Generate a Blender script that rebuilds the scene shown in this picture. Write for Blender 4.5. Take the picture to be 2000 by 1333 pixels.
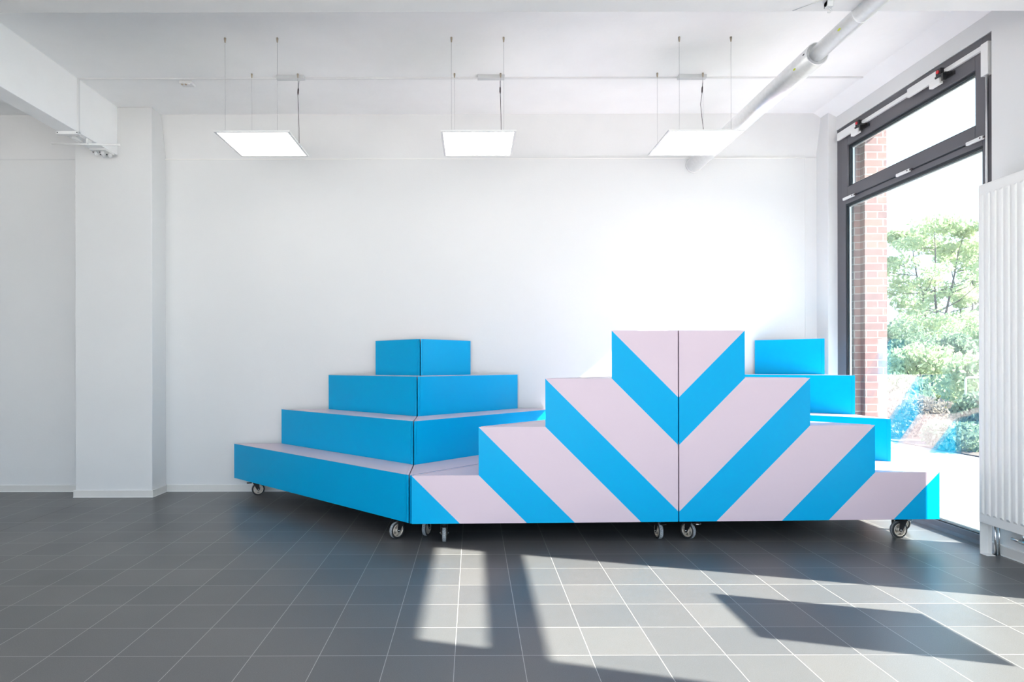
import bpy, bmesh, math, random
from mathutils import Vector, Matrix
R = math.radians
PI = math.pi
random.seed(7)
for o in list(bpy.data.objects): bpy.data.objects.remove(o)
SC = bpy.context.scene
COL = SC.collection

# ------------------------------------------------------------------ camera
F = 1241.0; CX = 924.0; HY = 713.0; H = 1.287
cam = bpy.data.cameras.new('camera'); camo = bpy.data.objects.new('camera', cam); COL.objects.link(camo)
cam.sensor_width = 36; cam.lens = F / 2000 * 36
cam.shift_x = (1000 - CX) / 2000; cam.shift_y = (HY - 666.5) / 2000
cam.clip_start = 0.05; cam.clip_end = 300
camo.location = (0, 0, H); camo.rotation_euler = (R(90), 0, R(0))
camo.rotation_euler = (Matrix.Rotation(R(90), 3, 'X') @ Matrix.Rotation(R(-0.12), 3, 'Z')).to_euler()
SC.camera = camo

# ------------------------------------------------------------------ light
SUN_DIR = Vector((-1, 0.305, -0.846))
sun = bpy.data.lights.new('sun', 'SUN'); suno = bpy.data.objects.new('sun', sun); COL.objects.link(suno)
sun.energy = 43; sun.angle = R(0.6); sun.color = (1.0, 0.92, 0.82)
suno.rotation_euler = SUN_DIR.to_track_quat('-Z', 'Y').to_euler(); suno.location = (20, -6, 18)
w = bpy.data.worlds.new('sky'); SC.world = w; w.use_nodes = True
wn = w.node_tree
bg = wn.nodes['Background']
tc = wn.nodes.new('ShaderNodeTexCoord'); sx = wn.nodes.new('ShaderNodeSeparateXYZ')
rmp = wn.nodes.new('ShaderNodeValToRGB')
wn.links.new(tc.outputs['Generated'], sx.inputs[0]); wn.links.new(sx.outputs['Z'], rmp.inputs[0])
rmp.color_ramp.elements[0].position = 0.0; rmp.color_ramp.elements[0].color = (0.74, 0.88, 1.0, 1)
rmp.color_ramp.elements[1].position = 0.6; rmp.color_ramp.elements[1].color = (0.36, 0.64, 1.0, 1)
wn.links.new(rmp.outputs[0], bg.inputs[0]); bg.inputs[1].default_value = 3.5
LAMP = 4.2
SC.view_settings.view_transform = 'Standard'; SC.view_settings.look = 'None'
SC.view_settings.gamma = 1; SC.view_settings.use_curve_mapping = False
SC.view_settings.exposure = 0.0

# ------------------------------------------------------------------ materials
def nmat(name):
    m = bpy.data.materials.new(name); m.use_nodes = True
    return m, m.node_tree, m.node_tree.nodes['Principled BSDF']
def mat(name, col, rough=0.5, metal=0.0, spec=0.5, bump=0, bscale=40, vary=0, vscale=3, bdist=0.002):
    m, t, b = nmat(name)
    b.inputs['Base Color'].default_value = (*col, 1); b.inputs['Roughness'].default_value = rough
    b.inputs['Metallic'].default_value = metal; b.inputs['Specular IOR Level'].default_value = spec
    c = t.nodes.new('ShaderNodeTexCoord')
    if vary:
        n = t.nodes.new('ShaderNodeTexNoise'); n.inputs['Scale'].default_value = vscale; n.inputs['Detail'].default_value = 4
        t.links.new(c.outputs['Object'], n.inputs['Vector'])
        r = t.nodes.new('ShaderNodeValToRGB'); t.links.new(n.outputs['Fac'], r.inputs[0])
        r.color_ramp.elements[0].position = .3; r.color_ramp.elements[1].position = .7
        r.color_ramp.elements[0].color = (*[max(0, x * (1 - vary)) for x in col], 1)
        r.color_ramp.elements[1].color = (*[min(1, x * (1 + vary)) for x in col], 1)
        t.links.new(r.outputs[0], b.inputs['Base Color'])
    if bump:
        n = t.nodes.new('ShaderNodeTexNoise'); n.inputs['Scale'].default_value = bscale; n.inputs['Detail'].default_value = 5
        t.links.new(c.outputs['Object'], n.inputs['Vector'])
        bp = t.nodes.new('ShaderNodeBump'); bp.inputs['Strength'].default_value = bump; bp.inputs['Distance'].default_value = bdist
        t.links.new(n.outputs['Fac'], bp.inputs['Height']); t.links.new(bp.outputs[0], b.inputs['Normal'])
    return m
M = {}
M['wall'] = mat('white_wall_paint', (.74, .74, .738), .75, spec=.2, bump=.25, bscale=60, vary=.01, vscale=1.5)
M['concrete'] = mat('painted_concrete', (.93, .93, .93), .7, spec=.25, bump=.5, bscale=9, vary=.02, vscale=2.5, bdist=.006)
M['lintel'] = mat('painted_rough_lintel', (.75, .75, .75), .7, spec=.25, bump=.6, bscale=7, vary=.02, vscale=2.5, bdist=.006)
M['skirt'] = mat('skirting_white', (.72, .70, .67), .5)
M['skirt_line'] = mat('sealant_white', (.85, .84, .82), .5)
M['gray'] = mat('window_frame_gray', (.115, .112, .125), .42, spec=.35, bump=.05, bscale=200)
M['gasket'] = mat('rubber_gasket', (.01, .015, .02), .6)
M['spacer'] = mat('aluminium_spacer', (.75, .78, .8), .3, metal=.8)
M['white_metal'] = mat('white_enamel', (.80, .80, .79), .3)
M['white_plastic'] = mat('white_plastic', (.78, .78, .78), .4)
M['gray_box'] = mat('light_gray_metal', (.62, .63, .64), .45)
M['silver'] = mat('silver_duct_metal', (.93, .93, .93), .36, metal=.8, bump=.2, bscale=160, vary=.04, vscale=30, bdist=.0004)
M['chrome'] = mat('chrome', (.8, .8, .8), .2, metal=1)
M['brass'] = mat('nickel_brass', (.45, .38, .3), .4, metal=.8)
M['wire'] = mat('steel_wire', (.45, .45, .47), .4, metal=.5)
M['black'] = mat('black_paint', (.012, .012, .014), .4)
M['cable'] = mat('dark_cable', (.05, .035, .04), .5)
M['red'] = mat('red_button', (.7, .02, .03), .4)
M['yellowgreen'] = mat('yellow_green_sticker', (.62, .70, .05), .6)
M['tire'] = mat('gray_black_rubber', (.03, .03, .032), .6)
M['tread'] = mat('scuffed_rubber', (.30, .32, .34), .8, bump=.8, bscale=300, vary=.6, vscale=160)
M['hub'] = mat('champagne_cast_hub', (.62, .55, .47), .35, metal=.35)
M['pink'] = mat('pale_pink_laminate', (.67, .545, .615), .32, spec=.25)
M['blue'] = mat('cyan_blue_laminate', (.0, .385, .72), .30, spec=.12)
M['wood'] = mat('plywood_base', (.12, .10, .09), .7)
M['paper'] = mat('poster_paper', (.6, .6, .62), .7)
M['sill'] = mat('outer_sill_stone', (.45, .46, .47), .6, bump=.2, bscale=80)

def emis(name, col, s):
    m = bpy.data.materials.new(name); m.use_nodes = True; t = m.node_tree
    t.nodes.remove(t.nodes['Principled BSDF']); e = t.nodes.new('ShaderNodeEmission')
    e.inputs[0].default_value = (*col, 1); e.inputs[1].default_value = s
    t.links.new(e.outputs[0], t.nodes['Material Output'].inputs[0]); return m
M['lamp'] = emis('lit_diffuser', (1.0, .96, .91), LAMP)

def glass():
    m = bpy.data.materials.new('window_glass'); m.use_nodes = True; t = m.node_tree
    t.nodes.remove(t.nodes['Principled BSDF'])
    f = t.nodes.new('ShaderNodeFresnel'); ge = t.nodes.new('ShaderNodeNewGeometry')
    mr = t.nodes.new('ShaderNodeMapRange'); mr.inputs['To Min'].default_value = 1.52; mr.inputs['To Max'].default_value = 1 / 1.52
    t.links.new(ge.outputs['Backfacing'], mr.inputs[0]); t.links.new(mr.outputs[0], f.inputs[0])   # same thin pane from both sides
    tr = t.nodes.new('ShaderNodeBsdfTransparent'); tr.inputs[0].default_value = (.955, .975, .97, 1)
    g = t.nodes.new('ShaderNodeBsdfGlossy'); g.inputs['Roughness'].default_value = 0.0
    x = t.nodes.new('ShaderNodeMixShader')
    t.links.new(f.outputs[0], x.inputs[0]); t.links.new(tr.outputs[0], x.inputs[1]); t.links.new(g.outputs[0], x.inputs[2])
    t.links.new(x.outputs[0], t.nodes['Material Output'].inputs[0]); return m
M['glass'] = glass()

def math_node(t, op, a, b=None):
    n = t.nodes.new('ShaderNodeMath'); n.operation = op
    for i, v in enumerate((a, b)):
        if v is None: continue
        if isinstance(v, (int, float)): n.inputs[i].default_value = v
        else: t.links.new(v, n.inputs[i])
    return n.outputs[0]

def floor_mat():
    m, t, b = nmat('anthracite_floor_tile')
    c = t.nodes.new('ShaderNodeTexCoord'); mp = t.nodes.new('ShaderNodeMapping')
    # joints at X = -0.0818 + 0.3k and Y = 2.812 + 0.3k
    mp.inputs['Location'].default_value = (0.0818 + 12.0 + .0012, -2.812 + 12.0 + .0012, 0)
    t.links.new(c.outputs['Object'], mp.inputs[0])
    br = t.nodes.new('ShaderNodeTexBrick'); t.links.new(mp.outputs[0], br.inputs['Vector'])
    br.offset = 0; br.offset_frequency = 2; br.squash = 1
    br.inputs['Scale'].default_value = 1; br.inputs['Brick Width'].default_value = .3; br.inputs['Row Height'].default_value = .3
    br.inputs['Mortar Size'].default_value = .0016; br.inputs['Mortar Smooth'].default_value = .1; br.inputs['Bias'].default_value = 0
    br.inputs['Color1'].default_value = (.082, .083, .088, 1); br.inputs['Color2'].default_value = (.108, .106, .108, 1)
    br.inputs['Mortar'].default_value = (.36, .35, .34, 1)
    n = t.nodes.new('ShaderNodeTexNoise'); n.inputs['Scale'].default_value = 260; n.inputs['Detail'].default_value = 3
    t.links.new(c.outputs['Object'], n.inputs['Vector'])
    n2 = t.nodes.new('ShaderNodeTexNoise'); n2.inputs['Scale'].default_value = 1.7; n2.inputs['Detail'].default_value = 5
    t.links.new(c.outputs['Object'], n2.inputs['Vector'])
    mr = t.nodes.new('ShaderNodeMapRange'); mr.inputs['To Min'].default_value = .72; mr.inputs['To Max'].default_value = 1.28
    mr.inputs['From Min'].default_value = .2; mr.inputs['From Max'].default_value = .8
    t.links.new(n.outputs['Fac'], mr.inputs[0])
    mx = t.nodes.new('ShaderNodeMix'); mx.data_type = 'RGBA'; mx.blend_type = 'MULTIPLY'; mx.inputs[0].default_value = 1
    t.links.new(br.outputs['Color'], mx.inputs[6]); t.links.new(mr.outputs[0], mx.inputs[7])
    # dark expansion joint between the two bays
    s = t.nodes.new('ShaderNodeSeparateXYZ'); t.links.new(c.outputs['Object'], s.inputs[0])
    d = math_node(t, 'ABSOLUTE', math_node(t, 'ADD', s.outputs['X'], 3.6818)); k = math_node(t, 'LESS_THAN', d, .004)
    mx2 = t.nodes.new('ShaderNodeMix'); mx2.data_type = 'RGBA'; t.links.new(k, mx2.inputs[0])
    t.links.new(mx.outputs[2], mx2.inputs[6]); mx2.inputs[7].default_value = (.012, .012, .012, 1)
    t.links.new(mx2.outputs[2], b.inputs['Base Color'])
    rr = t.nodes.new('ShaderNodeMapRange'); rr.inputs['To Min'].default_value = .27; rr.inputs['To Max'].default_value = .40
    t.links.new(n2.outputs['Fac'], rr.inputs[0]); t.links.new(rr.outputs[0], b.inputs['Roughness'])
    b.inputs['Specular IOR Level'].default_value = .5
    h = math_node(t, 'SUBTRACT', math_node(t, 'MULTIPLY', n.outputs['Fac'], .25), br.outputs['Fac'])
    bp = t.nodes.new('ShaderNodeBump'); bp.inputs['Strength'].default_value = .25; bp.inputs['Distance'].default_value = .0012
    t.links.new(h, bp.inputs['Height']); t.links.new(bp.outputs[0], b.inputs['Normal'])
    return m
M['floor'] = floor_mat()

def brick_mat():
    m, t, b = nmat('red_clinker_brick')
    c = t.nodes.new('ShaderNodeTexCoord'); s = t.nodes.new('ShaderNodeSeparateXYZ'); t.links.new(c.outputs['Object'], s.inputs[0])
    u = math_node(t, 'ADD', s.outputs['X'], s.outputs['Y']); cb = t.nodes.new('ShaderNodeCombineXYZ')
    t.links.new(math_node(t, 'ADD', u, 10.055), cb.inputs[0]); t.links.new(math_node(t, 'ADD', s.outputs['Z'], 1.0), cb.inputs[1])
    br = t.nodes.new('ShaderNodeTexBrick'); t.links.new(cb.outputs[0], br.inputs['Vector'])
    br.offset = .5; br.squash = .6; br.squash_frequency = 2
    br.inputs['Scale'].default_value = 1; br.inputs['Brick Width'].default_value = .18; br.inputs['Row Height'].default_value = .0705
    br.inputs['Mortar Size'].default_value = .0055; br.inputs['Mortar Smooth'].default_value = .2
    br.inputs['Color1'].default_value = (.27, .145, .135, 1); br.inputs['Color2'].default_value = (.18, .11, .12, 1)
    br.inputs['Mortar'].default_value = (.36, .34, .335, 1)
    n = t.nodes.new('ShaderNodeTexNoise'); n.inputs['Scale'].default_value = 12; t.links.new(cb.outputs[0], n.inputs['Vector'])
    mr = t.nodes.new('ShaderNodeMapRange'); mr.inputs['To Min'].default_value = .75; mr.inputs['To Max'].default_value = 1.35; t.links.new(n.outputs['Fac'], mr.inputs[0])
    mx = t.nodes.new('ShaderNodeMix'); mx.data_type = 'RGBA'; mx.blend_type = 'MULTIPLY'; mx.inputs[0].default_value = 1
    t.links.new(br.outputs['Color'], mx.inputs[6]); t.links.new(mr.outputs[0], mx.inputs[7]); t.links.new(mx.outputs[2], b.inputs['Base Color'])
    b.inputs['Roughness'].default_value = .8
    bp = t.nodes.new('ShaderNodeBump'); bp.invert = True; bp.inputs['Strength'].default_value = .6; bp.inputs['Distance'].default_value = .004
    t.links.new(br.outputs['Fac'], bp.inputs['Height']); t.links.new(bp.outputs[0], b.inputs['Normal'])
    return m
M['brick'] = brick_mat()

Z0 = .156; SH = .3436
_sm = {}
def stripe_mat(s):
    key = round(s, 5)
    if key in _sm: return _sm[key]
    m, t, b = nmat('pink_blue_diagonal_stripes')
    c = t.nodes.new('ShaderNodeTexCoord'); sp = t.nodes.new('ShaderNodeSeparateXYZ'); t.links.new(c.outputs['Object'], sp.inputs[0])
    v = math_node(t, 'SUBTRACT', sp.outputs['Z'], math_node(t, 'ADD', sp.outputs['X'], sp.outputs['Y']))
    v = math_node(t, 'ADD', v, 5 * s - Z0 + 10 * (SH + s))
    v = math_node(t, 'FRACT', math_node(t, 'DIVIDE', v, SH + s))
    k = math_node(t, 'GREATER_THAN', v, s / (SH + s))
    mx = t.nodes.new('ShaderNodeMix'); mx.data_type = 'RGBA'; t.links.new(k, mx.inputs[0])
    mx.inputs[6].default_value = M['pink'].node_tree.nodes['Principled BSDF'].inputs[0].default_value
    mx.inputs[7].default_value = M['blue'].node_tree.nodes['Principled BSDF'].inputs[0].default_value
    t.links.new(mx.outputs[2], b.inputs['Base Color']); b.inputs['Roughness'].default_value = .32; b.inputs['Specular IOR Level'].default_value = .14
    _sm[key] = m; return m

def leaf_mat(name, c1, c2):
    m = bpy.data.materials.new(name); m.use_nodes = True; t = m.node_tree; t.nodes.remove(t.nodes['Principled BSDF'])
    g = t.nodes.new('ShaderNodeTexCoord'); n = t.nodes.new('ShaderNodeTexNoise'); n.inputs['Scale'].default_value = 2.2; n.inputs['Detail'].default_value = 6
    t.links.new(g.outputs['Object'], n.inputs['Vector'])
    r = t.nodes.new('ShaderNodeValToRGB'); t.links.new(n.outputs['Fac'], r.inputs[0])
    r.color_ramp.elements[0].position = .35; r.color_ramp.elements[1].position = .65
    r.color_ramp.elements[0].color = (*c1, 1); r.color_ramp.elements[1].color = (*c2, 1)
    d = t.nodes.new('ShaderNodeBsdfDiffuse'); tl = t.nodes.new('ShaderNodeBsdfTranslucent'); x = t.nodes.new('ShaderNodeMixShader'); x.inputs[0].default_value = .45
    t.links.new(r.outputs[0], d.inputs[0]); t.links.new(r.outputs[0], tl.inputs[0])
    t.links.new(d.outputs[0], x.inputs[1]); t.links.new(tl.outputs[0], x.inputs[2]); t.links.new(x.outputs[0], t.nodes['Material Output'].inputs[0]); return m
M['leaf_light'] = leaf_mat('light_green_leaves', (.34, .42, .25), (.54, .60, .38))
M['leaf_dark'] = leaf_mat('dark_green_leaves', (.16, .23, .17), (.27, .36, .24))
M['leaf_yellow'] = leaf_mat('yellow_green_leaves', (.18, .2, .03), (.28, .26, .05))
M['leaf_dry'] = leaf_mat('dry_grass_blades', (.24, .2, .17), (.36, .33, .28))
M['bark'] = mat('gray_bark', (.09, .075, .08), .9, bump=.6, bscale=30)
M['grass'] = mat('lawn', (.09, .13, .05), .9, vary=.3, vscale=6)
M['paving'] = mat('pinkish_paving', (.36, .33, .32), .85, vary=.08, vscale=8)
M['bounce_ground'] = mat('pale_bounce_ground', (.68, .66, .63), .85, vary=.05, vscale=2)  # pale ground added to bounce sunlight up to the ceiling
M['asphalt'] = mat('street_asphalt', (.13, .14, .16), .85, vary=.1, vscale=8)
M['soil'] = mat('planting_bed_soil', (.10, .08, .07), .95, vary=.3, vscale=9)

# ------------------------------------------------------------------ helpers
def box(bm, x0, x1, y0, y1, z0, z1, mi=0):
    vs = [bm.verts.new((x, y, z)) for z in (z0, z1) for y in (y0, y1) for x in (x0, x1)]
    for f in ((0, 2, 3, 1), (4, 5, 7, 6), (0, 1, 5, 4), (2, 6, 7, 3), (0, 4, 6, 2), (1, 3, 7, 5)):
        bm.faces.new([vs[i] for i in f]).material_index = mi
    return vs
def prism(bm, pts, z0, z1, mi=0):
    n = len(pts); a = [bm.verts.new((*p, z0)) for p in pts]; b = [bm.verts.new((*p, z1)) for p in pts]
    bm.faces.new(a[::-1]).material_index = mi; bm.faces.new(b).material_index = mi
    for i in range(n): bm.faces.new((a[i], a[(i + 1) % n], b[(i + 1) % n], b[i])).material_index = mi
def ring_pts(c, ax, r, n):
    ax = Vector(ax).normalized(); u = ax.orthogonal().normalized(); v = ax.cross(u)
    return [Vector(c) + (u * math.cos(2 * PI * i / n) + v * math.sin(2 * PI * i / n)) * r for i in range(n)]
def tube(bm, pts, r, n=10, cap=True, mi=0):
    pts = [Vector(p) for p in pts]; rs = r if isinstance(r, (list, tuple)) else [r] * len(pts)
    rings = []; u = None
    for i, p in enumerate(pts):
        d = (pts[min(i + 1, len(pts) - 1)] - pts[max(i - 1, 0)]).normalized()
        if u is None: u = d.orthogonal().normalized()
        u = (u - d * u.dot(d)).normalized(); v = d.cross(u)
        rings.append([bm.verts.new(p + (u * math.cos(2 * PI * k / n) + v * math.sin(2 * PI * k / n)) * rs[i]) for k in range(n)])
    for a, b in zip(rings, rings[1:]):
        for k in range(n):
            f = bm.faces.new((a[k], a[(k + 1) % n], b[(k + 1) % n], b[k])); f.smooth = True; f.material_index = mi
    if cap:
        bm.faces.new(rings[0][::-1]).material_index = mi; bm.faces.new(rings[-1]).material_index = mi
def lathe_y(bm, prof, n=32, c=(0, 0, 0), mis=None):
    """closed profile [(radius, y)] revolved about the local Y axis through c"""
    rings = []
    for k in range(n):
        a = 2 * PI * k / n
        rings.append([bm.verts.new((c[0] + r * math.cos(a), c[1] + y, c[2] + r * math.sin(a))) for r, y in prof])
    m = len(prof)
    for k in range(n):
        A = rings[k]; B = rings[(k + 1) % n]
        for j in range(m):
            f = bm.faces.new((A[j], A[(j + 1) % m], B[(j + 1) % m], B[j])); f.smooth = True
            if mis: f.material_index = mis[j]
def obj(name, bm, mats, parent=None, loc=None, bevel=0, rotz=0):
    bmesh.ops.recalc_face_normals(bm, faces=bm.faces)
    me = bpy.data.meshes.new(name); bm.to_mesh(me); bm.free()
    for m in (mats if isinstance(mats, (list, tuple)) else [mats]): me.materials.append(m)
    o = bpy.data.objects.new(name, me); COL.objects.link(o)
    if loc: o.location = loc
    if rotz: o.rotation_euler.z = rotz
    if parent: o.parent = parent
    if bevel:
        b = o.modifiers.new('bevel', 'BEVEL'); b.width = bevel; b.segments = 2; b.limit_method = 'ANGLE'; b.angle_limit = R(35)
    return o
def bx(name, dims, m, parent=None, bevel=0, loc=None):
    bm = bmesh.new(); box(bm, *dims); return obj(name, bm, m, parent, loc, bevel)
def struct(o): o['kind'] = 'structure'; return o
def tag(o, label, cat=None, group=None, kind=None):
    o['label'] = label
    if cat: o['category'] = cat
    if group: o['group'] = group
    if kind: o['kind'] = kind
    return o
def thing(name, label, cat, loc=(0, 0, 0), rotz=0, group=None):
    o = bpy.data.objects.new(name, None); COL.objects.link(o); o.location = loc; o.rotation_euler.z = rotz; o.empty_display_size = .1
    return tag(o, label, cat, group)
def px(x, y, Y):      # point of the photograph at depth Y
    return ((x - CX) * Y / F, Y, H + (HY - y) * Y / F)

# ------------------------------------------------------------------ the room
CZ = H + 2.526         # ceiling height
BW = 6.485             # back wall
XW = 3.55              # right wall (inside)
XL = -8.2; YN = -3.0
struct(bx('floor', (XL, 3.93, YN, BW + .1, -.12, 0), M['floor']))
struct(bx('ceiling', (XL, 4.0, YN, BW + .3, CZ, CZ + .15), M['concrete']))
# back wall: lining up to 3.39 m, leaning concrete lintel above it
bm = bmesh.new(); box(bm, XL, XW + .1, BW, BW + .3, 0, 3.392)
struct(obj('wall_back', bm, M['wall']))
def lintel(name, x0, x1):
    bm = bmesh.new()
    p = [(BW + .012, 3.392), (BW + .3, 3.392), (BW + .3, CZ), (6.395, CZ)]
    a = [bm.verts.new((x0, y, z)) for y, z in p]; b = [bm.verts.new((x1, y, z)) for y, z in p]
    bm.faces.new(a); bm.faces.new(b[::-1])
    for i in range(4): bm.faces.new((a[i], b[i], b[(i + 1) % 4], a[(i + 1) % 4]))
    return struct(obj(name, bm, M['lintel']))
lintel('ceiling_beam', -3.15, XW + .1); lintel('ceiling_beam', XL, -3.85)
# thin edge trims of the wall lining
struct(bx('trim_1', (-3.14, 3.395, BW - .006, BW + .012, 3.386, 3.394), M['skirt_line']))
struct(bx('trim_2', (3.389, 3.396, BW - .004, BW + .01, .07, 3.386), M['wall']))
struct(bx('trim_3', (XL, -3.88, BW - .004, BW + .012, 3.388, 3.393), M['gray_box']))
# column with beam
CX0, CX1, CY0 = -3.885, -3.135, 6.205
bm = bmesh.new(); box(bm, CX0, CX1, CY0, BW + .1, 0, CZ)
struct(obj('wall_pier', bm, M['wall'], bevel=.006))
BX0, BX1, BZ = -3.64, -3.47, H + 2.056
struct(bx('ceiling_beam', (BX0, BX1, YN, CY0 + .05, BZ, CZ + .02), M['concrete'], bevel=.004))
struct(bx('ceiling_beam', (XL, XW + .2, 3.38, 3.703, BZ + .0, CZ + .02), M['lintel'], bevel=.004))
# pier in the right back corner, haunch along the window wall
struct(bx('wall_pier', (3.51, 3.95, 6.275, BW + .1, 0, CZ), M['wall'], bevel=.004))
bm = bmesh.new()
p = [(3.43, CZ + .01), (3.43, CZ), (3.592, H + 2.44), (3.8, H + 2.44), (3.8, CZ + .01)]
a = [bm.verts.new((x, YN, z)) for x, z in p]; b = [bm.verts.new((x, BW, z)) for x, z in p]
bm.faces.new(a[::-1]); bm.faces.new(b)
for i in range(5): bm.faces.new((a[i], a[(i + 1) % 5], b[(i + 1) % 5], b[i]))
struct(obj('trim_4', bm, M['concrete']))
# right wall with tall windows; the last one, unseen, is added for daylight
WIN = [(4.346 - 2.767 * k, 6.275 - 2.767 * k) for k in range(3)]
WZ = 3.592
XF = 3.60
bm = bmesh.new()
ed = [YN]
for y0, y1 in WIN[::-1]:
    box(bm, XW, 3.66, ed[-1], y0, 0, WZ); ed.append(y1)
box(bm, 3.592, 3.66, YN, 6.275, WZ, CZ)
for (y0, y1), a_ in zip([(YN, WIN[2][0])] + [(WIN[k + 1][1], WIN[k][0]) for k in range(2)], range(3)):
    box(bm, XW, 3.592, y0, y1, WZ, H + 2.44)
struct(obj('wall_right', bm, M['wall']))
# brick outer leaf with rebated reveals
bm = bmesh.new()
edges = [YN] + sum([[y0, y1] for y0, y1 in WIN[::-1]], []) + [7.6]
for i in range(0, len(edges), 2):
    y0, y1 = edges[i], edges[i + 1]
    e0 = y0 if i == 0 else y0 - .175; e1 = y1 if i == len(edges) - 2 else y1 + .01
    box(bm, 3.66, 3.72, e0, e1, -.1, 4.3)
    e0 = y0 if i == 0 else y0 - .245; e1 = y1 if i == len(edges) - 2 else y1 + .084
    box(bm, 3.72, 3.93, e0, e1, -.1, 4.3)
box(bm, 3.66, 3.93, YN, 7.6, WZ - .05, 4.3)
struct(obj('wall_brick', bm, M['brick']))
struct(bx('wall_left', (XL - .15, XL, YN, BW + .1, 0, CZ), M['wall']))
bm = bmesh.new()  # unseen wall behind the camera; its two wide openings are added for daylight
for x0, x1 in ((XL, -6.2), (-3.0, -2.6), (3.2, XW)): box(bm, x0, x1, YN - .2, YN, 0, CZ)
box(bm, XL, XW, YN - .2, YN, 3.45, CZ)
struct(obj('wall_front', bm, M['wall']))

def skirting(name, pts, out):
    bm = bmesh.new()
    (x0, y0), (x1, y1) = pts; ox, oy = out
    def slab(t, z0, z1, mi):
        box(bm, min(x0, x1, x0 + ox * t, x1 + ox * t), max(x0, x1, x0 + ox * t, x1 + ox * t),
            min(y0, y1, y0 + oy * t, y1 + oy * t), max(y0, y1, y0 + oy * t, y1 + oy * t), z0, z1, mi)
    slab(.013, .008, .070, 0); slab(.017, 0, .008, 1); slab(.015, .066, .071, 1)
    return struct(obj(name, bm, [M['skirt'], M['skirt_line']]))
skirting('baseboard_back', ((XL, BW), (CX0, BW)), (0, -1))
skirting('baseboard_back', ((CX1, BW), (3.51, BW)), (0, -1))
skirting('baseboard_pier', ((CX0 - .013, CY0), (CX1 + .013, CY0)), (0, -1))
skirting('baseboard_pier', ((CX1, CY0), (CX1, BW)), (1, 0))
skirting('baseboard_right', ((XW, WIN[1][1]), (XW, WIN[0][0])), (-1, 0))

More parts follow.
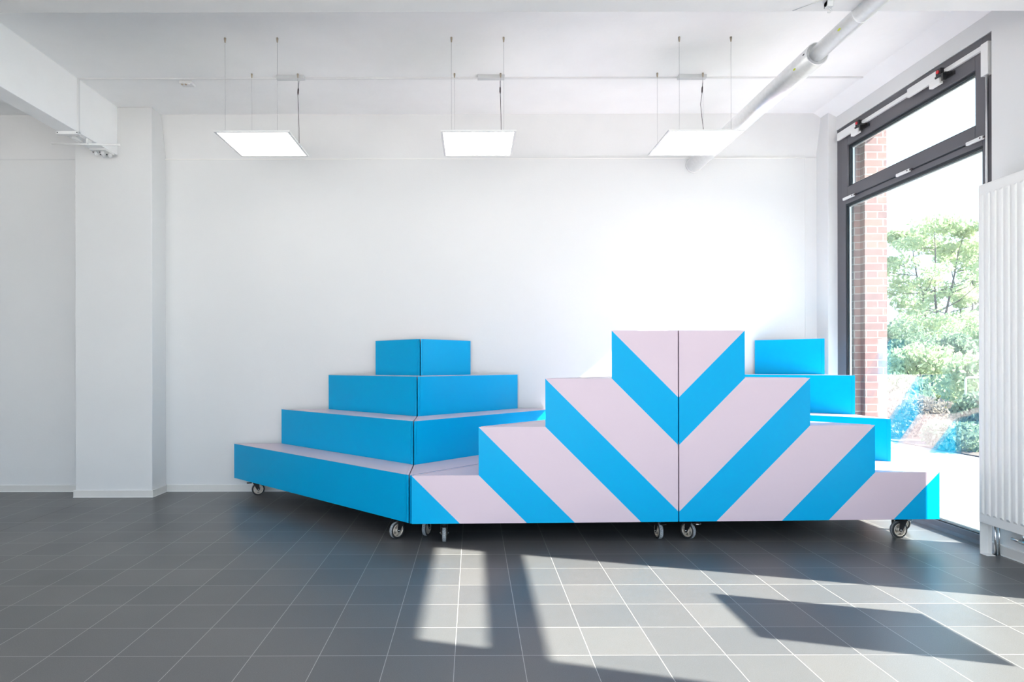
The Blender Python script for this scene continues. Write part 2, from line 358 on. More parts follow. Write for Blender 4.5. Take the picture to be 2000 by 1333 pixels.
# ------------------------------------------------------------------ windows
def bar_frame(bm, X0, X1, y0, y1, z0, z1, wj, wt, wb, mi=0):
    box(bm, X0, X1, y0, y0 + wj, z0, z1, mi); box(bm, X0, X1, y1 - wj, y1, z0, z1, mi)
    box(bm, X0, X1, y0 + wj, y1 - wj, z1 - wt, z1, mi); box(bm, X0, X1, y0 + wj, y1 - wj, z0, z0 + wb, mi)
def window(idx, y0, y1, detail):
    w_ = bpy.data.objects.new('window_%d' % idx, None); COL.objects.link(w_); w_.location = (XF, y0, 0); struct(w_)
    W = y1 - y0
    def L(bm): return bm
    # outer frame with transom (local: x into the wall, y along, z up)
    bm = bmesh.new()
    box(bm, 0, .075, 0, .138, 0, WZ); box(bm, 0, .075, W - .138, W, 0, WZ)
    box(bm, 0, .075, .138, W - .138, WZ - .06, WZ); box(bm, 0, .075, .138, W - .138, 0, .07)
    box(bm, 0, .075, .138, W - .138, 2.83, 2.93)
    obj('window_frame', bm, M['gray'], w_, bevel=.003)
    bm = bmesh.new(); box(bm, -.004, .06, .138, W - .138, 0, .028); obj('threshold', bm, M['asphalt'], w_)
    # tilting fanlight sash
    bm = bmesh.new(); bar_frame(bm, -.012, .07, .10, W - .10, 2.884, 3.53, .09, .145, .10)
    obj('fanlight_sash', bm, M['gray'], w_, bevel=.004)
    bm = bmesh.new(); bar_frame(bm, .006, .055, .19, W - .19, 2.984, 3.385, .012, .02, .012, 0)
    bar_frame(bm, .006, .055, .138, W - .138, .07, 2.83, .010, .02, .010, 0)
    box(bm, -.002, .0, .10, W - .10, 2.874, 2.883)
    obj('gasket', bm, M['gasket'], w_)
    bm = bmesh.new(); bar_frame(bm, .028, .044, .202, W - .202, 2.996, 3.365, .012, .012, .012, 0)
    bar_frame(bm, .028, .044, .148, W - .148, .08, 2.81, .012, .012, .012, 0)
    obj('glass_spacer', bm, M['spacer'], w_)
    for nm, a, b, z0, z1 in (('fanlight_pane', .19, W - .19, 2.984, 3.385), ('lower_pane', .138, W - .138, .07, 2.83)):
        bm = bmesh.new(); box(bm, .022, .027, a, b, z0, z1); box(bm, .046, .051, a, b, z0, z1); obj(nm, bm, M['glass'], w_)
    # outer sill
    bm = bmesh.new(); box(bm, .075, .36, -.02, W + .02, -.05, .02); obj('outer_sill', bm, M['sill'], w_)
    if not detail: return w_
    Y = lambda v: v - y0
    Zr = H + 2.2145
    bm = bmesh.new(); box(bm, -.034, -.0125, Y(4.44), Y(6.20), Zr - .017, Zr + .017)
    box(bm, -.040, .0, Y(4.39), Y(4.452), H + 2.009, Zr + .02)
    o = obj('opener_rail', bm, M['white_metal'], w_, bevel=.002); o['label'] = 'white fanlight opener rail'
    bm = bmesh.new(); tube(bm, [(-.022, Y(4.42), H + 2.02), (-.022, Y(4.42), 1.2)], .0105, 12); obj('opener_rod', bm, M['chrome'], w_)
    for ya, yb in ((4.86, 5.19), (5.88, 6.19)):
        bm = bmesh.new(); box(bm, -.052, -.03, Y(ya), Y(yb), Zr - .042, Zr + .030); box(bm, -.06, -.03, Y(ya) - .04, Y(ya) + .07, Zr - .085, Zr - .035)
        box(bm, -.045, -.03, Y(yb) - .04, Y(yb) - .002, Zr - .038, Zr - .02)
        arm = obj('opener_arm', bm, M['white_metal'], w_, bevel=.003)
        bm = bmesh.new(); box(bm, -.062, -.028, Y(ya) - .055, Y(ya) - .005, Zr - .02, Zr + .028)
        box(bm, -.07, -.02, Y(ya) - .11, Y(ya) - .005, Zr - .04, Zr - .026)
        box(bm, -.075, -.05, Y(ya) - .10, Y(ya) - .08, Zr - .085, Zr - .03)
        box(bm, -.02, -.012, Y(ya) - .14, Y(ya) - .05, Zr - .06, Zr - .03)
        obj('opener_clamp', bm, M['black'], arm, bevel=.002)
        bm = bmesh.new(); tube(bm, [(-.062, Y(ya) - .03, Zr + .004), (-.07, Y(ya) - .03, Zr + .004)], .013, 14)
        o = obj('release_button', bm, M['red'], arm); o['label'] = 'red release button'
    for ya, yb in ((5.96, 6.13), (5.20, 5.36), (4.45, 4.60)):
        bm = bmesh.new(); box(bm, -.034, -.0125, Y(ya), Y(yb), 2.862, 2.888); h_ = obj('sash_hinge', bm, M['white_metal'], w_, bevel=.005)
        bm = bmesh.new(); tube(bm, [(-.023, Y(ya) - .03, 2.876), (-.023, Y(ya) - .001, 2.876)], .007, 10)
        box(bm, -.036, -.0335, Y(ya) + .012, Y(ya) + .022, 2.87, 2.88); obj('hinge_pin', bm, M['cable'], h_)
    return w_
for i, (a, b) in enumerate(WIN): window(i + 1, a, b, i == 0)

# paper sheet stuck to the neighbouring window (its shadow lies on the sunlit floor)
o = bx('poster', (3.612, 3.616, 2.30, 2.872, 1.108, 1.926), M['paper'])
tag(o, 'paper poster on the neighbouring window whose shadow lies in the sunlit floor', 'poster')

# ------------------------------------------------------------------ stepped seating modules
def caster(parent, x, y, ang, brake=False):
    c, s = math.cos(ang), math.sin(ang)
    bm = bmesh.new()
    box(bm, -.042, .042, -.034, .034, Z0 - .006, Z0)
    tube(bm, [(0, 0, Z0 - .006), (0, 0, Z0 - .020)], .028, 20)
    for sy in (-1, 1):
        ya, yb = sorted((sy * .0215, sy * .0255))
        for q in range(1):
            pts = [(-.030, Z0 - .018), (.030, Z0 - .018), (.030, .108), (.036, .060), (.028, .050), (.016, .050), (.006, .062), (-.022, .112)]
            A = [bm.verts.new((px_, ya, pz)) for px_, pz in pts]; B = [bm.verts.new((px_, yb, pz)) for px_, pz in pts]
            bm.faces.new(A); bm.faces.new(B[::-1])
            for k in range(len(pts)): bm.faces.new((A[k], B[k], B[(k + 1) % len(pts)], A[(k + 1) % len(pts)]))
    box(bm, -.030, .030, -.0255, .0255, Z0 - .022, Z0 - .018)
    fk = obj('caster_fork', bm, M['black'], parent, (x, y, 0), .0015, ang)
    AX = (.022, 0, .0625)
    bm = bmesh.new()
    prof = [(.046, -.015), (.057, -.0165), (.0612, -.0125), (.0625, 0), (.0612, .0125), (.057, .0165), (.046, .015)]
    lathe_y(bm, prof, 40, AX, [0, 0, 1, 1, 0, 0, 0])
    obj('tire', bm, [M['tire'], M['tread']], fk)
    bm = bmesh.new()
    lathe_y(bm, [(.0400, -.0165), (.0475, -.0165), (.0475, .0165), (.0400, .0165)], 40, AX)
    lathe_y(bm, [(.004, -.019), (.017, -.019), (.019, -.012), (.019, .012), (.017, .019), (.004, .019)], 24, AX)
    for k in range(5):
        a0 = 2 * PI * k / 5
        rows = []
        for j in range(6):
            r = .016 + (.042 - .016) * j / 5; aa = a0 + .55 * (j / 5); hw = (.0065 + .006 * (j / 5) ** 2 + .003 * (1 - j / 5))
            cx_, cz_ = r * math.cos(aa), r * math.sin(aa); tx, tz = -math.sin(aa), math.cos(aa)
            rows.append([bm.verts.new((AX[0] + cx_ + tx * q * hw, yy, AX[2] + cz_ + tz * q * hw)) for q, yy in ((-1, -.0145), (1, -.0145), (1, .0145), (-1, .0145))])
        for A, B in zip(rows, rows[1:]):
            for q in range(4): bm.faces.new((A[q], A[(q + 1) % 4], B[(q + 1) % 4], B[q]))
        bm.faces.new(rows[0]); bm.faces.new(rows[-1][::-1])
    obj('hub', bm, M['hub'], fk)
    bm = bmesh.new(); tube(bm, [(AX[0], -.033, AX[2]), (AX[0], .033, AX[2])], .006, 12); obj('axle_bolt', bm, M['chrome'], fk)
    bm = bmesh.new()
    prism(bm, [(-.038, -.018), (-.072, -.022), (-.085, -.012), (-.085, .012), (-.072, .022), (-.038, .018)], Z0 - .030, Z0 - .024)
    obj('brake_pedal', bm, M['chrome'] if brake else M['black'], fk, None, .001)
    return fk
def module(cx_, cy_, rot, leg, label, casters):
    """right-triangle plan, right angle at the local origin, legs on +x and +y; tallest at the right angle"""
    t = thing('stepped_seating_module', label, 'seating module', (cx_, cy_, 0), R(rot), 'rolling stepped seating modules')
    s = leg / 4; T = .018
    z = [Z0 + SH * i for i in range(5)]
    ls = [(5 - i) * s for i in range(1, 5)]         # leg of tier i
    def stair(off):
        p = [(0, z[0]), (ls[0] - off, z[0])]
        for i in range(4):
            p.append((ls[i] - off, z[i + 1]))
            nx = (ls[i + 1] - off) if i < 3 else 0
            p.append((nx, z[i + 1]))
        return p
    for side in (0, 1):
        bm = bmesh.new(); o_, i_ = stair(0), stair(T)
        def P(u, d, zz): return (u, d, zz) if side == 0 else (d, u, zz)
        A = [bm.verts.new(P(u if k not in (0, len(o_) - 1) else 0, 0, zz)) for k, (u, zz) in enumerate(o_)]
        B = [bm.verts.new(P(u if k not in (0, len(o_) - 1) else T, T, zz)) for k, (u, zz) in enumerate(i_)]
        n = len(A); bm.faces.new(A); bm.faces.new(B[::-1])
        for k in range(n): bm.faces.new((A[k], A[(k + 1) % n], B[(k + 1) % n], B[k]))
        o = obj('side_panel', bm, stripe_mat(s), t); o['label'] = 'side panel with pink and blue diagonal stripes'
    g = .0008
    for i in range(4):
        l = ls[i]
        # riser board on the slanted plane, mitred against the side panels
        bm = bmesh.new(); d = T * math.sqrt(2)
        prism(bm, [(l - T, T + g), (T + g, l - T), (T + g, l - T - d), (l - T - d, T + g)], z[i], z[i + 1])
        o = obj('riser', bm, M['blue'], t, None, .0012); o['label'] = 'blue riser board'
        # tread: everything behind the riser, down to the next tier's riser
        a = l - T - d - g
        bm = bmesh.new()
        if i < 3:
            q = ls[i + 1] - T
            prism(bm, [(a, T + g), (T + g, a), (T + g, q - d - .02), (q - d - .02, T + g)], z[i + 1] - T, z[i + 1] - .0002)
        else:
            prism(bm, [(T + g, T + g), (a, T + g), (T + g, a)], z[4] - T, z[4] - .0002)
        # pink cap strip above the riser edge
        o = obj('tread', bm, M['pink'], t); o['label'] = 'pale pink tread'
        bm = bmesh.new()
        prism(bm, [(l - T + .0005, T + g), (T + g, l - T + .0005), (T + g, a), (a, T + g)], z[i + 1] - .0001, z[i + 1] + .0022)
        o = obj('tread_edging', bm, M['pink'], t); o['label'] = 'pale pink edge strip'
    bm = bmesh.new(); q = ls[0] - T * 2 - d
    prism(bm, [(T, T), (q, T), (T, q)], Z0, Z0 + .03); obj('base_board', bm, M['wood'], t)
    for x, y, a, br in casters: caster(t, x, y, R(a), br)
    return t
module(-.512, 6.43, 181.5, 1.89, 'leftmost stepped module with plain blue risers, against the back wall',
       [(.12, .11, 20, 0), (1.64, .11, 205, 0), (.085, 1.70, 45, 1)])
module(-.503, 6.432, -88.5, 1.91, 'stepped blue and pink module against back wall, behind the left striped front module',
       [(.12, .11, 70, 0), (1.67, .10, 160, 0), (.085, 1.62, 30, 0)])
module(1.470, 4.563, 91.5, 1.91, 'left of the two front modules with diagonal blue and pink stripes',
       [(.105, .10, 3, 0), (.085, 1.68, 0, 0), (1.62, .09, 60, 0)])
module(1.480, 4.565, 1.8, 1.915, 'right of the two front modules with diagonal stripes, its end sunlit beside the window',
       [(.118, .10, 118, 1), (1.69, .085, 184, 1), (.09, 1.62, 60, 0)])
module(3.316, 6.474, 182.0, 1.81, 'stepped blue module in the back right corner beside the window',
       [(.12, .11, 30, 0), (1.60, .10, 80, 0), (.085, 1.55, 150, 0)])

# ------------------------------------------------------------------ pendant light panels
PZ = H + 1.846
def panel(cx_, label, wires, cab, cy_=5.32):
    t = thing('pendant_panel_light', label, 'ceiling light', (cx_, cy_, PZ), 0, 'square pendant light panels')
    h_ = .30; bm = bmesh.new()
    for a in ((-h_, h_, -h_, -h_ + .018), (-h_, h_, h_ - .018, h_), (-h_, -h_ + .018, -h_ + .018, h_ - .018), (h_ - .018, h_, -h_ + .018, h_ - .018)):
        box(bm, *a, 0, .012)
    box(bm, -h_ + .018, h_ - .018, -h_ + .018, h_ - .018, .006, .012)
    obj('frame', bm, M['white_metal'], t)
    bm = bmesh.new(); box(bm, -h_ + .018, h_ - .018, -h_ + .018, h_ - .018, .002, .0055); o = obj('diffuser', bm, M['lamp'], t); o['label'] = 'glowing white diffuser'
    for (wx, wy), (tx, ty) in wires:
        bm = bmesh.new()
        p0 = Vector((wx - cx_, wy - cy_, .012)); p1 = Vector((tx - cx_, ty - cy_, CZ - PZ))
        tube(bm, [p0, p1], .0012, 6); wr = obj('suspension_wire', bm, M['wire'], t)
        bm = bmesh.new(); tube(bm, [p1 + Vector((0, 0, -.0)), p1 + Vector((0, 0, -.012)), p1 + Vector((0, 0, -.035))], [.008, .008, .005], 10)
        obj('ceiling_clip', bm, M['brass'], wr)
        bm = bmesh.new(); tube(bm, [p0, p0 + Vector((0, 0, .02))], [.006, .003], 8); obj('panel_clip', bm, M['gray_box'], wr)
    if cab:
        pts = [Vector((x - cx_, y - cy_, z - PZ)) for x, y, z in cab]
        bm = bmesh.new(); tube(bm, pts, .0022, 8); cb = obj('power_cable', bm, M['cable'], t); cb['label'] = 'dark power cable'
        a = pts[1]; b = pts[2]; m_ = a.lerp(b, .1); n_ = a.lerp(b, .95)
        bm = bmesh.new(); tube(bm, [m_, m_.lerp(n_, .2), m_.lerp(n_, .7), n_], [.003, .0065, .0065, .003], 10); obj('cable_connector', bm, M['cable'], cb)
    return t
def W(xs, cx_):
    out = []
    for (xp, yp), wy, ty in zip(xs, (5.09, 5.09, 5.50, 5.50), (4.90, 4.90, 5.505, 5.505)):
        out.append((((xp - CX) * wy / F, wy), ((xp - CX) * ty / F, ty)))
    return out
def cable(pts, ys):
    return [px(x, y, Y) for (x, y), Y in zip(pts, ys)]
panel(-1.749, 'leftmost of the three glowing square panels hanging by wires', W([(441, 72), (543, 72), (493, 144), (583, 144)], -1.749),
      cable([(585, 158), (584, 170), (583, 186), (584, 220), (585, 250), (585, 279)], [5.515, 5.49, 5.45, 5.40, 5.33, 5.29]))
panel(.047, 'middle of the three glowing square panels hanging by wires', W([(883, 72), (985, 72), (889, 144), (979, 144)], .047),
      cable([(978, 158), (978, 168), (978, 184), (979, 215), (980, 240), (980, 262)], [5.515, 5.49, 5.45, 5.40, 5.35, 5.29]))
panel(1.85, 'rightmost of the three glowing square panels, in front of the silver duct', W([(1328, 70), (1429, 70), (1285, 142), (1374, 142)], 1.85),
      cable([(1374, 157), (1373, 168), (1372, 184), (1369.5, 205), (1372, 232), (1376, 262)], [5.515, 5.49, 5.45, 5.40, 5.35, 5.29]))
# unseen copies of the lamps, added over the near room for more light
for j, cy_ in enumerate((2.35, -.7)):
    for i, cx_ in enumerate((-1.749, .047, 1.85)):
        t = panel(cx_, '%s unseen light panel added in the %s row over the near floor' % (('left', 'middle', 'right')[i], ('second', 'third')[j]), [((cx_ + a, cy_ + b), (cx_ + a, cy_ + b)) for a in (-.2, .2) for b in (-.2, .2)], None, cy_)
        t['group'] = 'added unseen light panels over the near part of the room'
for x0, x1, yt in ((540, 594, 150), (934, 987, 150), (1327, 1382, 148)):
    Yb = 5.523; bm = bmesh.new()
    xa, xb = (x0 - CX) * Yb / F, (x1 - CX) * Yb / F
    box(bm, xa, xb, Yb, Yb + .05, CZ - .032, CZ)
    o = obj('driver_box', bm, M['gray_box'], None, None, .003)
    tag(o, 'grey ceiling driver box above the %s pendant panel' % {540: 'left', 934: 'middle', 1327: 'right'}[x0], 'driver box', 'ceiling driver boxes')
# conduit across the ceiling, down the beam and under it
bm = bmesh.new(); YC = 5.575
box(bm, BX1, 3.43, YC, YC + .018, CZ - .012, CZ); box(bm, BX1, BX1 + .014, YC, YC + .022, BZ - .012, CZ - .012); box(bm, BX0 - .01, BX1 + .014, YC - .012, YC + .03, BZ - .026, BZ)
o = obj('cable_conduit', bm, M['white_plastic'], None, None, .002); tag(o, 'white cable conduit running across the ceiling and down the left beam', 'conduit')
bm = bmesh.new()
for xx in (BX0 + .0, BX1 + .002): box(bm, xx, xx + .008, YC - .014, YC - .012, BZ - .018, BZ - .008)
c_ = obj('conduit_screw', bm, M['black'], o)
# ceiling sensor left of the first panel
t = thing('ceiling_sensor', 'small white square sensor on the ceiling left of the panels', 'sensor', (-2.54, 5.66, CZ - .03))
bx('housing', (-.055, .055, -.04, .04, 0, .03), M['white_plastic'], t, .004)
for k in range(3): bx('sensor_lens', (-.04 + k * .032, -.025 + k * .032, -.038, -.02, -.009, .0), M['brass'] if k < 2 else M['white_plastic'], t, .002)
# rod and lamp holder under the beam end
t = thing('beam_rod_bracket', 'white rod bracket clamped crosswise under the left beam', 'bracket', (-3.555, 5.76, BZ))
bm = bmesh.new(); tube(bm, [(-.262, 0, -.040), (.345, .02, -.048)], .0095, 12); obj('rod', bm, M['white_metal'], t)
bm = bmesh.new(); box(bm, -.06, .055, -.10, .02, -.012, 0); box(bm, -.018, .016, -.10, .035, -.032, -.012); box(bm, .06, .075, -.02, .05, -.045, .0); obj('mounting_plate', bm, M['white_metal'], t, None, .002)
t = thing('spotlight_cluster', 'cluster of four tiny white clamps under the beam at the column', 'spotlight cluster', (-3.52, 6.05, BZ))
bx('plate', (-.10, .05, -.05, .10, -.018, 0), M['white_metal'], t, .002)
for qx, qy in ((-.06, -.01), (.0, -.01), (-.03, .06), (.03, .06)):
    bm = bmesh.new(); tube(bm, [(qx, qy, -.018), (qx, qy, -.034), (qx + .012, qy, -.05)], [.012, .017, .015], 12); s_ = obj('clamp_head', bm, M['white_plastic'], t)
    bm = bmesh.new(); tube(bm, [(qx - .018, qy - .02, -.03), (qx - .018, qy - .012, -.03)], .005, 8); obj('clamp_screw', bm, M['cable'], s_)

# ------------------------------------------------------------------ silver duct
DX, DZ = 2.254, H + 2.031
t = thing('ventilation_duct', 'silver round duct stepping down to a thinner pipe under the ceiling', 'duct', (DX, BW, DZ))
def cyl(name, r, y0, y1, m, ri=None):
    bm = bmesh.new()
    if ri: lathe_y(bm, [(ri, y0), (r, y0), (r, y1), (ri, y1)], 64)
    else: lathe_y(bm, [(.001, y0), (r, y0), (r, y1), (.001, y1)], 64)
    o = obj(name, bm, m, t); 
    for p in o.data.polygons: p.use_smooth = abs(p.normal.y) < .5
    return o
YJ = 4.153 - BW
cyl('wide_duct', .0746, YJ, 0, M['silver'], .070)
cyl('thin_duct', .0505, -5.2, YJ + .3, M['silver'])
bm = bmesh.new()     # crimped collar closing the step
for k in range(72):
    a0, a1 = 2 * PI * k / 72, 2 * PI * (k + .62) / 72
    vs = [bm.verts.new((r * math.cos(a), YJ + .004 + dy, r * math.sin(a))) for r, a, dy in ((.0505, a0, 0), (.0705, a0, -.004), (.0705, a1, -.004), (.0505, a1, 0), )]
    vb = [bm.verts.new((v.co.x, v.co.y + .006, v.co.z)) for v in vs]
    bm.faces.new(vs); bm.faces.new(vb[::-1])
    for q in range(4): bm.faces.new((vs[q], vs[(q + 1) % 4], vb[(q + 1) % 4], vb[q]))
o = obj('crimped_collar', bm, M['gray_box'], t)
cyl('seam_band', .0512, YJ - .47, YJ - .462, M['silver'], .050)
cyl('end_flange', .079, -.02, -.005, M['white_plastic'], .0745)
def sticker(r, y, ang, m, w_=.012, l_=.02):
    bm = bmesh.new(); ps = []
    for i in range(12):
        a = 2 * PI * i / 12; th = ang + w_ * math.cos(a) / r
        ps.append([bm.verts.new((rr * math.cos(th), y + l_ * math.sin(a), rr * math.sin(th))) for rr in (r + .0002, r + .0012)])
    bm.faces.new([p[1] for p in ps]); bm.faces.new([p[0] for p in ps][::-1])
    for i in range(12): bm.faces.new((ps[i][0], ps[(i + 1) % 12][0], ps[(i + 1) % 12][1], ps[i][1]))
    return obj('sticker', bm, m, t)
for r, y, a, m in ((.0505, YJ - .33, R(200), M['yellowgreen']), (.0746, YJ + .16, R(203), M['yellowgreen'])):
    sticker(r, y, a, m, .006, .016)['label'] = 'small yellow-green sticker'
sticker(.0746, YJ + .03, R(175), M['black'], .005, .012)['label'] = 'black mark'
# ------------------------------------------------------------------ hoist hook
t = thing('hoist_hook', 'small grey hoist with a hook under the front ceiling beam', 'hook', (2.02, 3.60, BZ))
bm = bmesh.new(); box(bm, -.018, .018, -.02, .02, -.036, 0); tube(bm, [(-.018, 0, -.012), (.018, 0, -.012)], .021, 14); obj('hoist_body', bm, M['gray_box'], t, None, .003)
bm = bmesh.new()
pts = [(0, 0, -.030), (0, 0, -.042)] + [(.011 * math.sin(a) , 0, -.053 + .011 * math.cos(a)) for a in [R(x) for x in range(0, 250, 25)]]
tube(bm, pts, .0028, 8); obj('hook', bm, M['gray_box'], t)
o = None
bm = bmesh.new(); tube(bm, [(1.86, 3.69, BZ - .003), (2.0, 3.56, BZ - .003)], .0022, 6)
o = obj('ceiling_wire', bm, M['gray_box']); tag(o, 'thin wire slanting along the front beam to the hoist hook', 'wire')

# ------------------------------------------------------------------ radiator
RX, RY0, RY1, RZ0, RZ1 = 3.425, 3.66, 4.305, .214, 2.488
t = thing('panel_radiator', 'tall white vertical panel radiator with ribs beside the window', 'radiator', (XW, RY1, 0))
def rl(bm): return bm
bm = bmesh.new()
# ribbed front sheet: flat field with raised beads
x = RX - XW; n = 12
ys = [RY0 - RY1 + .0, 0]
prof = []
pitch = .0521; first = -.043 + .012
yb = [first - pitch * k for k in range(12)]
for z0, z1 in ((RZ0, RZ1),):
    box(bm, x, x + .012, RY0 - RY1, 0, z0, z1)
pnl = obj('front_panel', bm, M['white_metal'], t, None, .004)
for y in yb:
    bm = bmesh.new(); w_ = .017; za, zb = RZ0 + .055, RZ1 - .055
    p0 = [(x + .001, y - w_), (x + .001, y + w_), (x - .009, y + w_ - .007), (x - .009, y - w_ + .007)]
    lo = [bm.verts.new((a, b, za if i < 2 else za + .018)) for i, (a, b) in enumerate(p0)]
    hi = [bm.verts.new((a, b, zb if i < 2 else zb - .018)) for i, (a, b) in enumerate(p0)]
    bm.faces.new(lo[::-1]); bm.faces.new(hi)
    for q in range(4): bm.faces.new((lo[q], lo[(q + 1) % 4], hi[(q + 1) % 4], hi[q]))
    obj('rib', bm, M['white_metal'], pnl, None, .002)
bx('back_panel', (x + .050, x + .060, RY0 - RY1, 0, RZ0, RZ1), M['white_metal'], t, .003)
bx('top_grille', (x + .002, x + .062, RY0 - RY1, 0, RZ1 - .01, RZ1 + .006), M['white_metal'], t, .003)
bx('side_cover', (x + .004, x + .060, -.003, .003, RZ0, RZ1), M['white_metal'], t, .002)
bm = bmesh.new(); box(bm, x + .006, x + .064, -.004, .002, 0, RZ0 + .01); box(bm, x + .006, x + .064, -.06, .002, 0, .004); box(bm, x + .06, x + .066, -.03, .002, 0, RZ0)
obj('foot', bm, M['white_metal'], t, None, .001)
bm = bmesh.new(); tube(bm, [(x + .075, -.045, RZ0 + .02), (x + .075, -.045, .0)], .009, 12); tube(bm, [(x + .095, -.052, RZ0 + .02), (x + .095, -.052, .0)], .006, 12); obj('supply_pipe', bm, M['chrome'], t)
bm = bmesh.new(); tube(bm, [(x + .02, -.30, .165), (x + .02, -.42, .165)], [.014, .018], 16); tube(bm, [(x + .02, -.24, .165), (x + .02, -.30, .165)], .010, 14); tube(bm, [(x + .02, -.33, .165), (x + .02, -.33, RZ0 + .01)], .009, 12); obj('valve', bm, M['chrome'], t)

# ------------------------------------------------------------------ outside
GZ = -.04
struct(bx('ground', (3.93, 70, -45, 90, GZ - .3, GZ), M['bounce_ground']))
struct(bx('lawn', (9.0, 70, 8.5, 90, GZ - .1, GZ + .004), M['grass']))
struct(bx('pavement', (3.93, 7.1, -30, 60, GZ, GZ + .012), M['paving']))
struct(bx('pavement', (-30, 3.93, -40, YN - .2, GZ, GZ + .012), M['bounce_ground']))  # unseen ground added behind the room to reflect daylight inside
struct(bx('footpath', (9.4, 13.2, -30, 14.6, GZ, GZ + .010), M['paving']))
struct(bx('street', (8.0, 60, 20.5, 26.0, GZ, GZ + .010), M['asphalt']))
struct(bx('planting_bed', (7.1, 9.0, -30, 13.5, GZ, GZ + .03), M['soil']))
def leaves(bm_v, bm_f, c, rad, n, size, rng, flat=.8):
    for _ in range(n):
        while True:
            p = Vector((rng.uniform(-1, 1), rng.uniform(-1, 1), rng.uniform(-1, 1)))
            if p.length < 1: break
        p = Vector((p.x * rad, p.y * rad, p.z * rad * flat)) + c
        d = Vector((rng.gauss(0, 1), rng.gauss(0, 1), rng.gauss(0, .6))).normalized(); u = d.orthogonal().normalized()
        u.rotate(Matrix.Rotation(rng.uniform(0, 6.28), 3, d)); v = d.cross(u); s = size * rng.uniform(.6, 1.3)
        k = len(bm_v); bm_v += [p - u * s, p + v * s * .45, p + u * s, p - v * s * .45]; bm_f.append((k, k + 1, k + 2, k + 3))
def mesh_obj(name, v, f, m, parent):
    me = bpy.data.meshes.new(name); me.from_pydata([tuple(p) for p in v], [], f); me.materials.append(m)
    o = bpy.data.objects.new(name, me); COL.objects.link(o); o.parent = parent; return o
def tree(x, y, h, spread, label, m, seed, nclump=46, nleaf=420, size=.09, stems=3, base=.25):
    rng = random.Random(seed); t = thing('leafy_tree', label, 'tree', (x, y, GZ), 0, 'trees outside the window')
    bm = bmesh.new(); V, Fc = [], []; tips = []
    for s in range(stems):
        a = 2 * PI * s / stems + rng.uniform(-.4, .4); pts = []; rs = []
        for i in range(9):
            q = i / 8; rr = spread * .35 * q ** 1.3
            pts.append(Vector((math.cos(a) * rr + rng.uniform(-.05, .05), math.sin(a) * rr + rng.uniform(-.05, .05), h * .92 * q))); rs.append(max(.012, .055 * h / 5 * (1 - q * .85)))
        tube(bm, pts, rs, 8)
        for i in range(2, 9):
            for _ in range(3):
                b = rng.uniform(0, 6.28); L = spread * rng.uniform(.35, 1.0) * math.sin(PI * min(.95, max(.12, (pts[i].z / h - base) / (1 - base) * .8 + .2)))
                if pts[i].z / h < base: continue
                e = pts[i] + Vector((math.cos(b) * L, math.sin(b) * L, L * rng.uniform(.15, .55)))
                mid = pts[i].lerp(e, .5) + Vector((0, 0, -.05 * L)); tube(bm, [pts[i], mid, e], [rs[i] * .5, rs[i] * .35, .008], 5); tips += [e, mid.lerp(e, .4)]
        tips.append(pts[-1])
    obj('trunk', bm, M['bark'], t)
    rng.shuffle(tips)
    for e in tips[:nclump]: leaves(V, Fc, e, spread * rng.uniform(.13, .27), nleaf, size, rng, .55)
    mesh_obj('foliage', V, Fc, m, t); return t
def shrub(x, y, h, r, label, m, seed, n=5000, size=.06, cat='shrub', grp='shrubs outside the window', nm='bushy_shrub'):
    rng = random.Random(seed); t = thing(nm, label, cat, (x, y, GZ), 0, grp); V, Fc = [], []
    bm = bmesh.new()
    for k in range(7):
        a = rng.uniform(0, 6.28); e = Vector((math.cos(a) * r * .5, math.sin(a) * r * .5, h * rng.uniform(.6, .85))); tube(bm, [(0, 0, 0), e * .5 + Vector((0, 0, .1)), e], [.03, .02, .006], 6)
        leaves(V, Fc, e * .95, r * .45, n // 14, size, rng, .7)
    obj('stem', bm, M['bark'], t)
    leaves(V, Fc, Vector((0, 0, h * .48)), r, n // 2, size, rng, h * .5 / r)
    mesh_obj('foliage', V, Fc, m, t); return t
tree(20.4, 28.0, 7.7, 3.1, 'light green multi-stemmed tree standing centrally outside the window', M['leaf_light'], 3, 60, 190, .10)
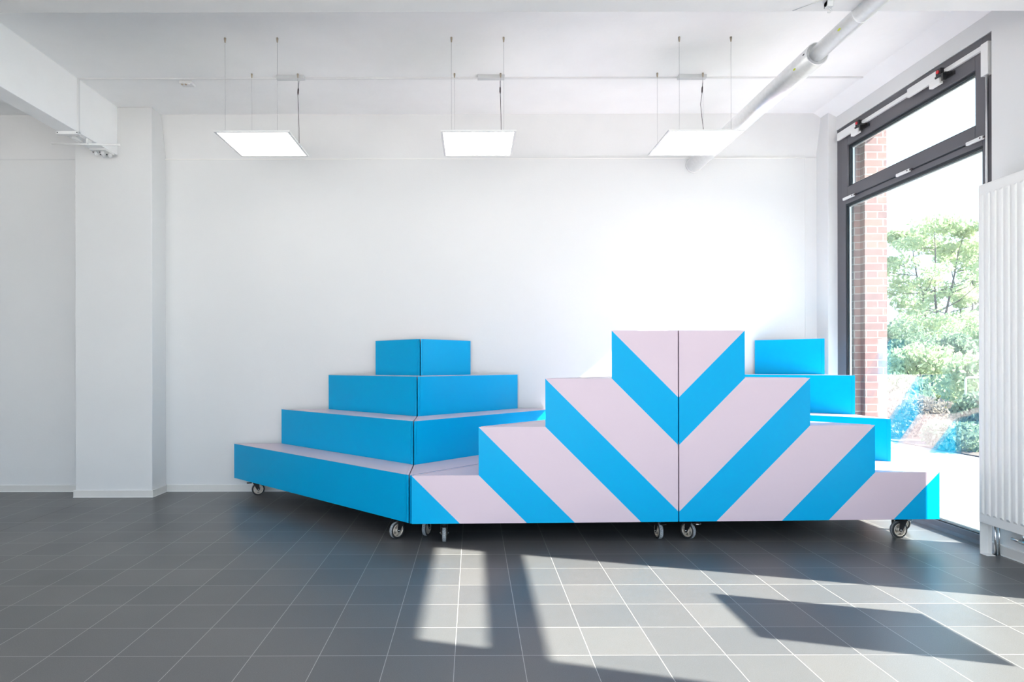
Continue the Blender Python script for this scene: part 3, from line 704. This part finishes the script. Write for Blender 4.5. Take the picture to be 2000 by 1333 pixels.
tree(20.6, 36.5, 7.4, 2.6, 'darker tree at the left, farther behind the central tree', M['leaf_dark'], 5, 36, 190, .12)
tree(29.0, 37.0, 8.4, 3.2, 'pale tree at the right, partly behind the radiator', M['leaf_light'], 9, 42, 190, .13)
k = 0
for (q, y, h, r, mm, lb) in (
    (.665, 14.6, 1.15, .75, 'leaf_dark', 'low dark hedge bush seen beside the brick pier'),
    (.705, 17.3, 2.0, .95, 'leaf_light', 'light green rounded shrub in the front row, left of the yellow plant'),
    (.790, 14.9, 1.7, .75, 'leaf_light', 'light green shrub in the front row beside the radiator edge'),
    (.745, 19.6, 2.5, 1.0, 'leaf_dark', 'dark shrub in the second row below the central tree'),
    (.670, 22.4, 3.0, 1.2, 'leaf_dark', 'dark tall shrub against the brick pier'),
    (.790, 22.6, 3.3, 1.3, 'leaf_light', 'tall light shrub in the third row near the radiator'),
    (.715, 26.0, 3.7, 1.5, 'leaf_light', 'tall pale shrub at the foot of the central tree'),
    (.830, 29.5, 4.0, 1.1, 'leaf_dark', 'tallest dark shrub at the radiator edge')):
    k += 1; shrub(q * y, y, h, r, lb, M[mm], 20 + k, 5200 if r > 1 else 3000, .075)
shrub(11.75, 16.05, .55, .30, 'small bright yellow-green plant at the edge of the path', M['leaf_yellow'], 41, 1500, .05)
shrub(7.9, 11.4, .8, .7, 'pale dry bush in the planting bed just outside', M['leaf_dry'], 42, 2600, .05, nm='dry_bush')
shrub(8.1, 10.2, .9, .38, 'green bush in the planting bed right of the dry bush', M['leaf_dark'], 43, 3000, .05)
shrub(7.3, 9.6, .45, .45, 'low green plant at the kerb of the pavement', M['leaf_dark'], 44, 2200, .045)
# hand rail outside
t = thing('hand_rail', 'grey metal hand rail outside, close to the radiator edge', 'hand rail', (9.3, 12.0, GZ))
bm = bmesh.new(); tube(bm, [(0, 0, 0), (0, 0, 1.03), (.02, 0, 1.06), (.06, 0, 1.07), (1.5, 0, 1.07), (1.54, 0, 1.05), (1.55, 0, 1.0), (1.55, 0, 0)], .018, 10); obj('rail_tube', bm, M['gray_box'], t)
